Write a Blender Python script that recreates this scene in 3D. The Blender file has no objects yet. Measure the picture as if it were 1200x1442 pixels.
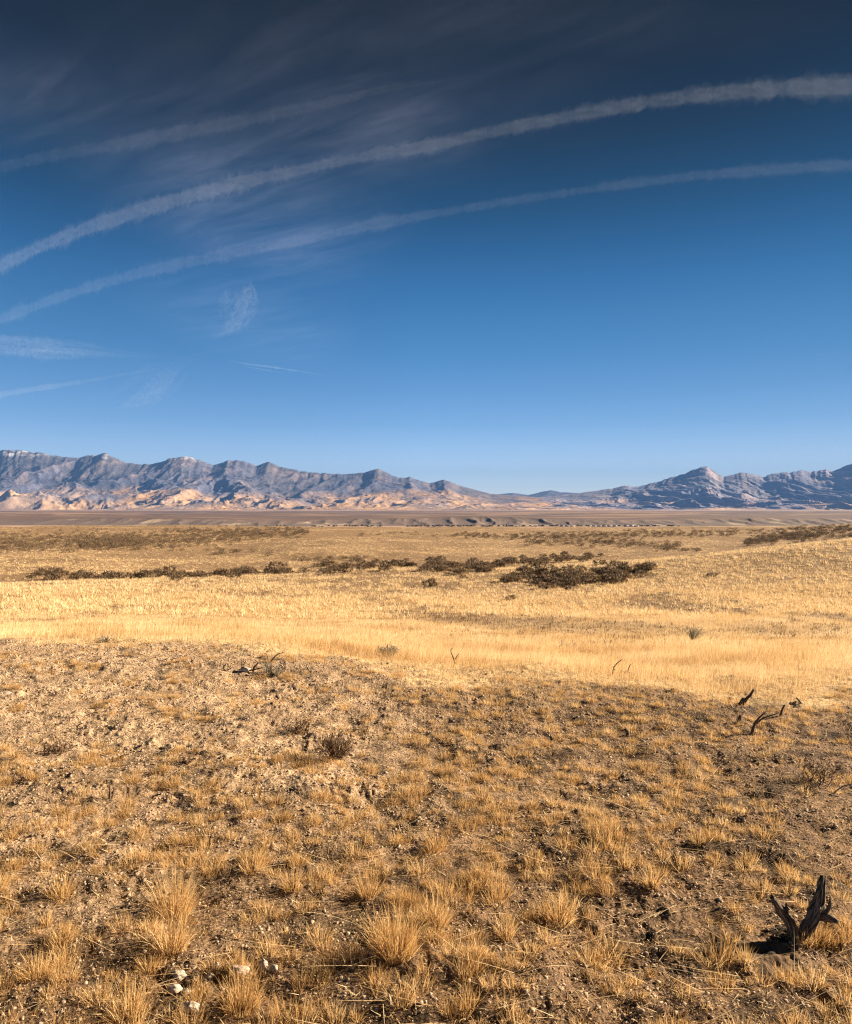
import bpy, math, random
import numpy as np
from mathutils import Vector

random.seed(7)
rng = np.random.default_rng(11)
F, HX, HY, EYE = 1069.0, 600.0, 712.0, 1.6      # focal length in photo pixels, horizon, eye height
scene = bpy.context.scene
col = scene.collection
R = math.radians
SUN_AZ, SUN_EL = R(73), R(22)

# ------------------------------------------------------------------ tagging
def tag(o, label=None, cat=None, group=None, kind=None):
    if label: o["label"] = label
    if cat: o["category"] = cat
    if group: o["group"] = group
    if kind: o["kind"] = kind
    return o

def empty(name, loc):
    o = bpy.data.objects.new(name, None)
    o.empty_display_size = 0.1
    o.location = loc
    col.objects.link(o)
    return o

# ------------------------------------------------------------------ noise
def _tab(seed):
    r = np.random.default_rng(seed)
    a = r.random(4096) * 2 * np.pi
    return r.permutation(4096), np.cos(a), np.sin(a)
_T = {}
def gn(x, y, seed=0):
    """gradient noise, about -0.7..0.7"""
    if seed not in _T: _T[seed] = _tab(seed + 100)
    p, gx, gy = _T[seed]
    xi = np.floor(x); yi = np.floor(y)
    fx = x - xi; fy = y - yi
    xi = xi.astype(np.int64); yi = yi.astype(np.int64)
    u = fx * fx * fx * (fx * (fx * 6 - 15) + 10); v = fy * fy * fy * (fy * (fy * 6 - 15) + 10)
    def g(a, b, dx, dy):
        h = p[(p[a & 4095] + b) & 4095]
        return gx[h] * dx + gy[h] * dy
    n00 = g(xi, yi, fx, fy); n10 = g(xi + 1, yi, fx - 1, fy)
    n01 = g(xi, yi + 1, fx, fy - 1); n11 = g(xi + 1, yi + 1, fx - 1, fy - 1)
    a = n00 + u * (n10 - n00); b = n01 + u * (n11 - n01)
    return (a + v * (b - a)) * 1.4
def fbm(x, y, octs, seed=0, gain=.5, lac=2.03):
    s = 0; a = 1; f = 1
    for i in range(octs):
        s = s + a * gn(x * f + i * 17.3, y * f - i * 9.1, seed + i); a *= gain; f *= lac
    return s
def ridged(x, y, octs, seed=0, gain=.5, lac=2.07):
    s = 0; a = 1; f = 1; w = 1; tot = 0
    for i in range(octs):
        n = 1 - np.abs(gn(x * f + i * 11.7, y * f + i * 5.3, seed + i)) * 1.7
        n = np.clip(n, 0, 1) ** 2
        s = s + a * n * w; w = np.clip(n * 1.6, 0, 1); tot += a; a *= gain; f *= lac
    return s / tot
def sstep(a, b, x):
    t = np.clip((x - a) / (b - a), 0, 1)
    return t * t * (3 - 2 * t)
def smooth_interp(x, xs, ys):
    xs = np.asarray(xs, float); ys = np.asarray(ys, float)
    m = np.gradient(ys, xs)
    x = np.clip(x, xs[0], xs[-1])
    i = np.clip(np.searchsorted(xs, x) - 1, 0, len(xs) - 2)
    h = xs[i + 1] - xs[i]; t = (x - xs[i]) / h
    return ((2*t**3 - 3*t*t + 1) * ys[i] + (t**3 - 2*t*t + t) * h * m[i]
            + (-2*t**3 + 3*t*t) * ys[i+1] + (t**3 - t*t) * h * m[i+1])

# ------------------------------------------------------------------ terrain
PY = [0, 5, 7, 8.5, 10, 15, 25, 40, 60, 80, 120, 200, 300, 420, 600, 750, 1000, 1500, 40000]
PZ = [0, 0, -.04, -.2, -.43, -1.25, -2.6, -4.0, -5.0, -5.6, -6.1, -6.7, -7.6, -11.5, -27, -40, -55, -60, -60]
LOGY = np.log(np.array(PY) + 6.0)
EX = [-9, -5, -2, -1.5, -.6, .4, 1.5, 2.7, 3.7, 8]
EY = [9.6, 9.3, 8.9, 8.4, 7.4, 6.9, 6.9, 6.2, 6.5, 6.8]
def edge(x): return np.interp(x, EX, EY)
def bare_edge(x, y):
    """signed distance past the edge of the bare knoll, ragged"""
    return y - edge(x) + .85 * fbm(x * .8, y * .8, 4, 40)
def H(x, y):
    x = np.asarray(x, float); y = np.asarray(y, float)
    yy = np.maximum(y, 0)
    sh = (edge(x) - 7.0) * np.exp(-(yy / 26) ** 2)
    z = smooth_interp(np.log(np.clip(yy - sh, 0, 39000) + 6.0), LOGY, PZ)
    # hills of the middle distance
    z = z + 5.9 * np.exp(-((x - 61) / 36) ** 2 - ((y - 62) / 21) ** 2)
    z = z + 2.4 * np.exp(-((x - 150) / 75) ** 2 - ((y - 230) / 60) ** 2)
    z = z + 0.9 * np.exp(-((x + 110) / 75) ** 2 - ((y - 300) / 90) ** 2)
    z = z + 0.7 * np.exp(-((x + 25) / 22) ** 2 - ((y - 48) / 14) ** 2)
    mid = sstep(9, 30, yy) * (1 - sstep(450, 900, yy))
    z = z + mid * (.16 * fbm(x / 9, y / 9, 2, 3) + .8 * fbm(x / 45, y / 45, 2, 5) * sstep(30, 90, yy))
    # valley floor, bluffs, plateau
    r = np.hypot(x, y)
    far = sstep(900, 1500, yy)
    b0 = 2480 + 130 * fbm(x / 700, 0 * x + .3, 2, 8)
    gul = ridged(x / 85 + .25 * fbm(x / 200, y / 200, 2, 13), y / 520, 3, 9)
    vv = (y - b0) / 330 - .30 * (1 - gul)
    bl = sstep(0, 1, vv)
    hgt = 24 * (.75 + .5 * fbm(x / 900, y / 4000, 2, 12))
    z = z + far * bl * hgt * (1 - .8 * sstep(3500, 9500, yy))
    z = z + far * bl * (6.0 * fbm(x / 1100, y / 420, 3, 15) + 1.5 * fbm(x / 180, y / 120, 2, 16)) * sstep(2600, 3200, yy)
    z = z + far * (1 - bl) * .8 * fbm(x / 300, y / 90, 2, 17)
    # small relief of the near ground
    near = 1 - sstep(9, 16, yy)
    c = fbm(x / .8, y / .8, 2, 20) * .03 + fbm(x / .17, y / .17, 2, 22) * .017
    cl = np.abs(gn(x / .075 + 3, y / .075, 24)) * .019 + np.abs(gn(x / .033, y / .033, 25)) * .012
    z = z + near * (c + cl * (.6 + .8 * gn(x / .5, y / .5, 26)))
    return z

def hit(px, py):
    """world points where the sight lines through photo pixels meet the terrain"""
    px = np.atleast_1d(np.asarray(px, float)); py = np.atleast_1d(np.asarray(py, float))
    ys = np.exp(np.linspace(math.log(1.8), math.log(900), 1600))
    X = (px[:, None] - HX) / F * ys[None]; Y = np.broadcast_to(ys, X.shape)
    Zr = EYE - (py[:, None] - HY) / F * ys[None]
    under = Zr < H(X, Y)
    i = np.argmax(under, axis=1)
    ok = under.any(axis=1)
    k = np.arange(len(px))
    x = X[k, i]; y = ys[i]
    return x, y, H(x, y), ok

# ------------------------------------------------------------------ mesh helpers
def mesh_tris(name, V, T, attrs=None, colors=None, size=3):
    me = bpy.data.meshes.new(name)
    V = np.ascontiguousarray(V, np.float32); T = np.ascontiguousarray(T, np.int32)
    me.vertices.add(len(V)); me.vertices.foreach_set("co", V.ravel())
    me.loops.add(T.size); me.loops.foreach_set("vertex_index", T.ravel())
    me.polygons.add(len(T)); me.polygons.foreach_set("loop_start", np.arange(len(T), dtype=np.int32) * size)
    for k, a in (attrs or {}).items():
        at = me.attributes.new(k, 'FLOAT', 'POINT'); at.data.foreach_set("value", np.ascontiguousarray(a, np.float32))
    for k, a in (colors or {}).items():
        at = me.attributes.new(k, 'FLOAT_COLOR', 'POINT')
        c = np.ones((len(V), 4), np.float32); c[:, :3] = a
        at.data.foreach_set("color", c.ravel())
    me.update(calc_edges=True)
    return me
def link(name, me, mat, parent=None, loc=None):
    o = bpy.data.objects.new(name, me); col.objects.link(o)
    if mat: me.materials.append(mat)
    if parent is not None: o.parent = parent
    if loc is not None: o.location = loc
    return o
def grid_quads(nr, nc, wrap=False):
    i = np.arange(nr - 1)[:, None]; j = np.arange(nc if wrap else nc - 1)[None]
    a = i * nc + j; b = i * nc + (j + 1) % nc
    return np.stack([a, b, b + nc, a + nc], -1).reshape(-1, 4)

# ------------------------------------------------------------------ materials
def mat(name):
    m = bpy.data.materials.new(name); m.use_nodes = True
    nt = m.node_tree; bs = nt.nodes['Principled BSDF']
    bs.inputs['Roughness'].default_value = .9
    bs.inputs['Specular IOR Level'].default_value = .15
    return m, nt, bs
def N(nt, t, **kw):
    n = nt.nodes.new(t)
    for k, v in kw.items():
        if k in n.inputs: n.inputs[k].default_value = v
        else: setattr(n, k, v)
    return n
def ramp(nt, fac, stops):
    r = nt.nodes.new('ShaderNodeValToRGB')
    e = r.color_ramp.elements
    while len(e) > 1: e.remove(e[-1])
    e[0].position = stops[0][0]; e[0].color = (*stops[0][1], 1)
    for p, c in stops[1:]:
        k = e.new(p); k.color = (*c, 1)
    nt.links.new(fac, r.inputs[0]); return r.outputs[0]
def mixc(nt, fac, a, b, mode='MIX'):
    m = nt.nodes.new('ShaderNodeMix'); m.data_type = 'RGBA'; m.blend_type = mode
    for s, v in ((0, fac), (6, a), (7, b)):
        if isinstance(v, bpy.types.NodeSocket): nt.links.new(v, m.inputs[s])
        else: m.inputs[s].default_value = v if s == 0 else (*v, 1)
    return m.outputs[2]

def ground_mat():
    m, nt, bs = mat('dry_ground')
    at = N(nt, 'ShaderNodeAttribute', attribute_name='tone')
    geo = N(nt, 'ShaderNodeNewGeometry')
    n1 = N(nt, 'ShaderNodeTexNoise', Scale=26.0, Detail=6.0, Roughness=.7)
    nt.links.new(geo.outputs['Position'], n1.inputs['Vector'])
    n2 = N(nt, 'ShaderNodeTexNoise', Scale=2.2, Detail=5.0, Roughness=.65)
    nt.links.new(geo.outputs['Position'], n2.inputs['Vector'])
    c1 = ramp(nt, n1.outputs[0], [(.3, (.45, .45, .45)), (.5, (.95, .95, .95)), (.7, (1.5, 1.45, 1.4))])
    c2 = ramp(nt, n2.outputs[0], [(.3, (.72, .70, .68)), (.7, (1.2, 1.2, 1.2))])
    a = mixc(nt, 1.0, at.outputs['Color'], c1, 'MULTIPLY')
    a = mixc(nt, 1.0, a, c2, 'MULTIPLY')
    nt.links.new(a, bs.inputs['Base Color'])
    v = N(nt, 'ShaderNodeTexVoronoi', Scale=70.0)
    nt.links.new(geo.outputs['Position'], v.inputs['Vector'])
    b1 = N(nt, 'ShaderNodeBump', Strength=.7, Distance=.012)
    nt.links.new(v.outputs['Distance'], b1.inputs['Height'])
    b2 = N(nt, 'ShaderNodeBump', Strength=.9, Distance=.03)
    nt.links.new(n1.outputs[0], b2.inputs['Height']); nt.links.new(b1.outputs[0], b2.inputs['Normal'])
    nt.links.new(b2.outputs[0], bs.inputs['Normal'])
    return m
def blade_mat(name, stops, trans=.42):
    m, nt, bs = mat(name)
    at = N(nt, 'ShaderNodeAttribute', attribute_name='tint')
    c = ramp(nt, at.outputs['Fac'], stops)
    nt.links.new(c, bs.inputs['Base Color']); bs.inputs['Roughness'].default_value = .6
    tr = N(nt, 'ShaderNodeBsdfTranslucent'); nt.links.new(c, tr.inputs[0])
    mx = N(nt, 'ShaderNodeMixShader'); mx.inputs[0].default_value = trans
    nt.links.new(bs.outputs[0], mx.inputs[1]); nt.links.new(tr.outputs[0], mx.inputs[2])
    nt.links.new(mx.outputs[0], nt.nodes['Material Output'].inputs[0])
    return m
def wood_mat(name, dark, light, scale=1.0):
    m, nt, bs = mat(name)
    tc = N(nt, 'ShaderNodeAttribute', attribute_name='grain')
    n = N(nt, 'ShaderNodeTexNoise', Scale=5.0 * scale, Detail=6.0, Roughness=.7)
    nt.links.new(tc.outputs['Vector'], n.inputs['Vector'])
    c = ramp(nt, n.outputs[0], [(.42, dark), (.60, tuple((a + b) / 2 for a, b in zip(dark, light))), (.74, light)])
    nt.links.new(c, bs.inputs['Base Color'])
    b = N(nt, 'ShaderNodeBump', Strength=.8, Distance=.004); nt.links.new(n.outputs[0], b.inputs['Height'])
    nt.links.new(b.outputs[0], bs.inputs['Normal'])
    return m
def rock_mat(name, c0, c1):
    m, nt, bs = mat(name)
    g = N(nt, 'ShaderNodeNewGeometry')
    n = N(nt, 'ShaderNodeTexNoise', Scale=150.0, Detail=6.0, Roughness=.7); nt.links.new(g.outputs['Position'], n.inputs['Vector'])
    nt.links.new(ramp(nt, n.outputs[0], [(.35, c0), (.62, c1)]), bs.inputs['Base Color'])
    b = N(nt, 'ShaderNodeBump', Strength=.5, Distance=.0015); nt.links.new(n.outputs[0], b.inputs['Height'])
    nt.links.new(b.outputs[0], bs.inputs['Normal'])
    return m

STRAW = [(0, (.24, .13, .045)), (.25, (.41, .24, .085)), (.6, (.58, .365, .15)), (1, (.78, .58, .31))]
M_ground = ground_mat()
M_grass = blade_mat('dry_grass', STRAW)
M_meadow = blade_mat('meadow_straw', [(0, (.36, .22, .095)), (.3, (.62, .42, .20)), (.7, (.76, .56, .31)), (1, (.83, .67, .42))], .3)
M_litter = blade_mat('dead_litter', [(0, (.07, .045, .03)), (.4, (.24, .14, .065)), (.7, (.46, .29, .13)), (1, (.72, .56, .34))], .1)
M_weed = blade_mat('brown_weed', [(0, (.05, .03, .018)), (.6, (.14, .082, .045)), (1, (.26, .17, .09))], .1)
M_sage = blade_mat('sagebrush_leaf', [(0, (.05, .036, .024)), (.4, (.15, .098, .056)), (.8, (.29, .20, .115)), (1, (.42, .31, .19))], .1)
M_greysage = blade_mat('grey_shrub_leaf', [(0, (.10, .085, .06)), (.5, (.24, .21, .15)), (1, (.42, .37, .28))], .2)
M_twig = wood_mat('weathered_twig', (.05, .034, .024), (.30, .21, .15), 2)
M_wood = wood_mat('weathered_wood', (.02, .014, .010), (.42, .33, .25))  # weathered grain, contrast raised to imitate sunlit edges and a shaded side
M_darkwood = wood_mat('dark_wood', (.012, .010, .008), (.10, .075, .055))  # near-black wood for the low root and the lump before it
M_palewood = wood_mat('bleached_wood', (.30, .23, .16), (.66, .55, .42), 2)
M_rock = rock_mat('pale_stone', (.24, .18, .135), (.56, .47, .38))
M_gravel = rock_mat('gravel', (.17, .12, .08), (.48, .36, .25))

# ------------------------------------------------------------------ ground sheet
def patch(x, y):
    """0..1: where the straw is thin and brown"""
    d = .35 * fbm(x / 2.2, y / 3.5, 4, 60) + .55 * fbm(x / 9, y / 14, 4, 62) + .5 * fbm(x / 26, y / 30, 3, 64)
    return sstep(-.05, .42, d + .10 * sstep(30, 60, y) + .16 * sstep(90, 180, y) - .12 * sstep(.25, .4, x / np.maximum(y, 1)) * (1 - sstep(80, 110, y))) * (.30 * sstep(8, 12, y) + .70 * sstep(16, 40, y))
def tone(x, y, z):
    """base colour of the ground"""
    n = len(x)
    c = np.empty((n, 3))
    be = bare_edge(x, y)
    # bare knoll: pale gravelly soil at the left, darker brown soil to the right and near
    t = x / np.maximum(y, 1.5)
    pale = np.clip(sstep(.32, -.30, t + .22 * fbm(x / 1.7, y / 1.7, 3, 50) ) * sstep(2.2, 5.0, y + .9 * fbm(x / 1.2, y / 1.2, 2, 52)), 0, 1)
    dirt = np.array([.165, .098, .052]); sand = np.array([.475, .33, .205])
    base = dirt + (sand - dirt) * (.12 + .88 * pale)[:, None]
    dk = sstep(.12, .5, fbm(x / .45, y / .33, 3, 54)) * (.75 - .55 * pale)
    base = base * (1 - .8 * dk[:, None])
    lt = sstep(.25, .55, fbm(x / .3, y / .3, 3, 58))
    base = base * (1 + .15 * lt[:, None])
    straw = np.array([.50, .345, .18]); brown = np.array([.175, .108, .058])
    k = patch(x, y)
    k = np.clip(k + .85 * sstep(28, 55, y), 0, 1)
    mead = straw + (brown - straw) * (.85 * k)[:, None]
    c[:] = base + (mead - base) * sstep(-.15, .5, be)[:, None]
    # valley floor
    vf = np.array([.40, .262, .175]); vd = np.array([.15, .09, .055]); vt = np.array([.42, .30, .18])
    s = fbm(x / 700, y / 130, 3, 70)
    v = vf + (vt - vf) * sstep(-.2, .5, s)[:, None]
    v = v + (vd - v) * (.8 * sstep(.15, .4, fbm(x / 900 + 5, y / 70, 3, 72)))[:, None]
    c += (v - c) * sstep(500, 900, y)[:, None]
    # bluffs and plateau
    b0 = 2480 + 130 * fbm(x / 700, 0 * x + .3, 2, 8)
    bf = np.array([.145, .105, .083]); bp = np.array([.33, .25, .175])
    f = sstep(.35, .62, fbm(x / 130, y / 300, 3, 74))
    bluff = bf + (bp - bf) * f[:, None]
    p1 = np.array([.135, .085, .058]); p2 = np.array([.30, .19, .115]); p3 = np.array([.085, .058, .043])
    q = fbm(x / 2600, y / 330, 4, 76)
    plat = p1 + (p2 - p1) * sstep(-.02, .42, q)[:, None]
    plat = plat + (p3 - plat) * (.8 * sstep(.05, .5, fbm(x / 1800, y / 260, 4, 78)))[:, None]
    c += (bluff - c) * sstep(-30, 20, y - b0)[:, None]
    c += (plat - c) * sstep(230, 420, y - b0)[:, None]
    pb = np.array([.38, .25, .17])
    c += (pb - c) * (.8 * sstep(8200, 9800, y + 900 * fbm(x / 2500, 0 * x, 2, 79)))[:, None]
    return np.clip(c, .02, .9)

def build_ground():
    r = [0.35]
    while r[-1] < 30500:
        q = r[-1]
        if q < 1.9: s = .05
        elif q < 16: s = .0052
        elif q < 2200: s = .0085
        elif q < 3400: s = .0068
        else: s = .02
        r.append(q * (1 + s))
    r = np.array(r)
    fine = np.linspace(-40, 40, 1350)
    coarse = np.linspace(40, 320, 72)[1:-1]
    th = np.radians(np.concatenate([fine, coarse]))
    RR, TT = np.meshgrid(r, th, indexing='ij')
    x = (RR * np.sin(TT)).ravel(); y = (RR * np.cos(TT)).ravel()
    z = H(x, y)
    c = tone(x, y, z)
    V = np.stack([x, y, z], 1)
    V = np.vstack([V, [[0, 0, 0]]]); c = np.vstack([c, [[.2, .14, .09]]])
    nc = len(th); Q = grid_quads(len(r), nc, True)
    # close the centre with degenerate-free quads made of pairs of ring edges
    cen = len(V) - 1
    j = np.arange(0, nc - 1, 2)
    Cq = np.stack([np.full_like(j, cen), (j + 2) % nc, (j + 1) % nc, j], 1)
    Q = np.vstack([Q[:, ::-1], Cq])
    me = mesh_tris('ground', V, Q, colors={'tone': c}, size=4)
    o = link('ground', me, M_ground)
    tag(o, kind='structure')
    return o
build_ground()

# ------------------------------------------------------------------ mountains
LEFT = [(-900,680),(-650,668),(-420,650),(-300,640),(-200,634),(-100,630),(-40,636),(0,634),(15,633),(30,634),(60,638),(90,643),(110,645),(130,641),(147,638),(165,646),(190,654),(215,653),(235,647),(258,642),(285,649),(300,655),(318,650),(332,647),(355,653),(363,656),(378,650),(395,657),(430,664),(470,668),(500,667),(520,663),(533,660),(548,667),(562,673),(578,672),(605,681),(625,675),(645,683),(670,690),(690,695),(740,699),(780,702),(830,708),(900,713)]
RIGHT = [(640,712),(700,706),(740,702),(800,696),(840,691),(860,688),(880,684),(900,685),(930,677),(960,668),(978,661),(988,657),(997,657),(1008,665),(1020,672),(1028,669),(1045,665),(1062,668),(1075,671),(1090,667),(1110,665),(1130,663),(1145,664),(1157,662),(1172,663),(1190,656),(1200,653),(1225,647),(1270,655),(1340,650),(1450,664),(1600,660),(1800,690)]
FAR = [(600,704),(660,699),(700,696),(722,694),(745,697),(760,693),(776,690),(790,693),(812,694),(850,699),(900,703)]

def mountain_mat():
    m, nt, bs = mat('mountain_slopes')
    at = N(nt, 'ShaderNodeAttribute', attribute_name='tone')
    g = N(nt, 'ShaderNodeNewGeometry')
    n = N(nt, 'ShaderNodeTexNoise', Scale=.004, Detail=7.0, Roughness=.7); nt.links.new(g.outputs['Position'], n.inputs['Vector'])
    c = ramp(nt, n.outputs[0], [(.32, (.62, .62, .64)), (.68, (1.35, 1.33, 1.3))])
    nt.links.new(mixc(nt, 1.0, at.outputs['Color'], c, 'MULTIPLY'), bs.inputs['Base Color'])
    b = N(nt, 'ShaderNodeBump', Strength=.8, Distance=60.0); nt.links.new(n.outputs[0], b.inputs['Height'])
    nt.links.new(b.outputs[0], bs.inputs['Normal'])
    bs.inputs['Specular IOR Level'].default_value = 0
    return m
M_mtn = mountain_mat()

def build_range(name, ctrl, D0, D1, seed, base_z, tan_line, snow, ncol, nrow, foot, amp=1.0, skew=0.0, sx=2000, bright=1.0):
    cx = np.array([c[0] for c in ctrl], float); cy = np.array([c[1] for c in ctrl], float)
    px = np.linspace(cx[0], cx[-1], ncol)
    crow = np.interp(px, cx, cy) + 1.5 * fbm(px / 13, px * 0 + seed, 4, seed + 7, .6) * np.clip((HY - 14 - np.interp(px, cx, cy)) / 30, 0, 1)
    t = (px - HX) / F
    v = np.concatenate([np.linspace(0, 1, nrow), np.linspace(1, 1.6, 24)[1:]])
    TT, VV = np.meshgrid(t, v, indexing='xy')
    dc = D1 + 500 * gn(t * 4, t * 0, seed + 50)           # the crest wanders
    Y = D0 + (dc[None] - D0) * VV
    X = TT * Y
    wx = X + 260 * fbm(X / 1600, Y / 1600, 3, seed + 60); wy = Y + 420 * fbm(X / 1500, Y / 1500, 3, seed + 70)
    wx = wx + skew * wy
    r1 = ridged(wx / sx, wy / 4200, 7, seed, .52)        # spurs running down to the valley
    r2 = ridged(wx / 900 + 4, wy / 1500, 5, seed + 20, .5)
    r3 = ridged(wx / 330 + 9, wy / 520, 4, seed + 30, .5)
    vc = np.clip(VV, 0, 1)
    ker = np.hanning(121); ker /= ker.sum()
    crow_s = np.convolve(np.pad(crow, 60, mode='edge'), ker, 'valid')
    # peaks run down the slope as crooked spurs and fade into the smooth apron
    sh = (1 - vc) * (60 * gn(VV * 1.7 + seed, TT * 3, seed + 40) + 35 * gn(VV * 5, TT * 9, seed + 41))
    det = np.interp(px[None] + sh, px, crow - crow_s)
    up_h = lambda rw: np.maximum((HY - rw) / F, .002)
    C = (up_h(crow_s[None] + det * vc ** 1.6)) * dc[None] + EYE - base_z
    fade = 1 - vc ** 2.5 * .95
    prof = .50 * vc ** 1.25 + .50 * sstep(.35, 1.0, vc) * vc
    rough = amp * fade * (.62 * (r1 - .42) * vc ** .8 * (1.15 - .6 * vc) + .20 * (r2 - .42) * (.3 + .7 * vc) * sstep(0, .2, vc) + .07 * (r3 - .4) * sstep(0, .3, vc))
    rel = prof + rough + foot * np.exp(-((vc - .24) / .13) ** 2) * (r2 * .9 + .5 * gn(wx / 2500, wy / 2500, seed + 33) - .1)
    rel = np.maximum(rel, .25 * rel) * sstep(0, .05, vc)
    rel = rel * np.where(VV > 1, 1 - sstep(1.0, 1.6, VV) * .7, 1)
    zb = base_z
    Z = zb + rel * C
    # nothing in front may rise over the measured skyline
    lim = (HY - crow)[None] / F * Y + EYE
    over = Z - (lim - 25)
    Z = np.where((over > 0) & (vc < .97), (lim - 25) + 25 * np.tanh(over / 60), Z)
    Z[0] = zb - 40
    hgt = (Z - zb)
    # colour
    gx = np.gradient(Z, axis=1) / np.maximum(np.gradient(X, axis=1), 1); gy = np.gradient(Z, axis=0) / np.maximum(np.gradient(Y, axis=0), 1)
    slope = np.hypot(gx, gy)
    hazy_slate = np.array([.105, .105, .140]); tan = np.array([.43, .265, .135]); dark = np.array([.11, .10, .10]); mauve = np.array([.27, .19, .135])  # extra blue in the upper slope colour imitates distance haze
    line = tan_line + 190 * fbm(X / 1500, Y / 1500, 4, seed + 80)
    up = sstep(-110, 110, hgt - line)
    low = mauve + (tan - mauve) * sstep(-.25, .3, fbm(X / 800, Y / 1300, 4, seed + 90))[..., None]
    c = low + (hazy_slate - low) * up[..., None]
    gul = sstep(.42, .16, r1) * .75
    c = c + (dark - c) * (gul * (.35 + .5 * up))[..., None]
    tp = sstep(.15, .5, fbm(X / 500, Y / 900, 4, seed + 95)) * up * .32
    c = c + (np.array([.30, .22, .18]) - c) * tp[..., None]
    rc = sstep(.5, .75, r1) * .45  # ridge crests painted tan to imitate sunlit ridges
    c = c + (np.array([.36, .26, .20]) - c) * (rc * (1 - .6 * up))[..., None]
    c = c * bright
    if snow:
        s = sstep(snow - 60, snow + 240, hgt + 200 * fbm(X / 350, Y / 350, 4, seed + 99)) * sstep(.1, .5, fbm(X / 240, Y / 240, 3, seed + 98) + .35)
        
        c = c + (np.array([.8, .8, .82]) - c) * (s * .55)[..., None]
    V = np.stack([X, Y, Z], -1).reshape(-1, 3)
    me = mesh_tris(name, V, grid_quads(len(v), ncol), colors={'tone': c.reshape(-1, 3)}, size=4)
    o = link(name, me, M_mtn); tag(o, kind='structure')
    return o
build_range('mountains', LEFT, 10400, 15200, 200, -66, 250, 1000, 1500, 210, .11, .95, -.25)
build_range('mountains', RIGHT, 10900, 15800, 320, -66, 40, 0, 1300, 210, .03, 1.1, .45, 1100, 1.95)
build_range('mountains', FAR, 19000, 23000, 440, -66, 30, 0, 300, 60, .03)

# ------------------------------------------------------------------ grass blades
def blades(x, y, z, h, w, az, lean, curve, segs, tint, face=None):
    """ribbons: root, height, width, lean direction; returns V, T, tint per vertex"""
    n = len(x)
    fa = rng.random(n) * np.pi if face is None else face
    dx, dy = np.cos(az), np.sin(az)
    wx, wy = np.cos(fa) * w / 2, np.sin(fa) * w / 2
    rows = []
    for s in range(segs + 1):
        u = s / segs
        a = lean + curve * u
        # integrate the bend
        hor = h * u * np.sin(lean + curve * u * .5); ver = h * u * np.cos(lean + curve * u * .5)
        cx = x + dx * hor; cy = y + dy * hor; cz = z + ver
        k = (1 - .75 * u)
        if s < segs:
            rows.append(np.stack([cx - wx * k, cy - wy * k, cz], 1)); rows.append(np.stack([cx + wx * k, cy + wy * k, cz], 1))
        else:
            rows.append(np.stack([cx, cy, cz], 1))
    V = np.stack(rows, 1); nv = V.shape[1]
    tr = []
    for s in range(segs - 1):
        a = 2 * s; tr += [(a, a + 1, a + 3), (a, a + 3, a + 2)]
    a = 2 * (segs - 1); tr.append((a, a + 1, a + 2))
    T = np.array(tr)[None] + (np.arange(n) * nv)[:, None, None]
    return V.reshape(-1, 3), T.reshape(-1, 3), np.repeat(tint, nv)
def join(parts):
    Vs, Ts, As = [], [], []; off = 0
    for V, T, A in parts:
        Vs.append(V); Ts.append(T + off); As.append(A); off += len(V)
    return np.vstack(Vs), np.vstack(Ts), np.concatenate(As)
def wedge(n, y0, y1, tmax=.74, p=1.0):
    """random points in front of the camera between two depths; p=1: even per depth step, 2: even per area"""
    u = rng.random(n)
    if p == 0: y = y0 * (y1 / y0) ** u
    else: y = (y0 ** p + u * (y1 ** p - y0 ** p)) ** (1 / p)
    x = (rng.random(n) * 2 - 1) * tmax * y
    return x, y

def tuft_blades(cx, cy, rad, n, hh, spread, wid=.0022, segs=4, lean_dir=0.0):
    """bunch of n blades round each centre"""
    m = len(cx)
    k = np.repeat(np.arange(m), n); tot = len(k)
    rr = rad[k] * np.sqrt(rng.random(tot)) ; a = rng.random(tot) * 2 * np.pi
    x = cx[k] + rr * np.cos(a); y = cy[k] + rr * np.sin(a)
    h = hh[k] * (.45 + .65 * rng.random(tot)) * (1 - .25 * (rr / rad[k]) ** 2)
    lean = spread[k] * (rr / rad[k]) * (.4 + .9 * rng.random(tot)) + .07
    az = a + rng.normal(0, .5, tot)
    wild = rng.random(tot) < .10
    lean = np.where(wild, lean + .6 + .6 * rng.random(tot), lean); h = np.where(wild, h * 1.35, h)
    curve = rng.normal(.3, .45, tot) + wild * .5
    tint = np.clip(rng.normal(.55, .22, tot) + .12 * rng.normal(0, 1, m)[k], 0, 1)
    w = wid * (.6 + .8 * rng.random(tot))
    z = H(x, y) - .004
    return blades(x, y, z, h, w, az, lean, curve, segs, tint)

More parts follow.
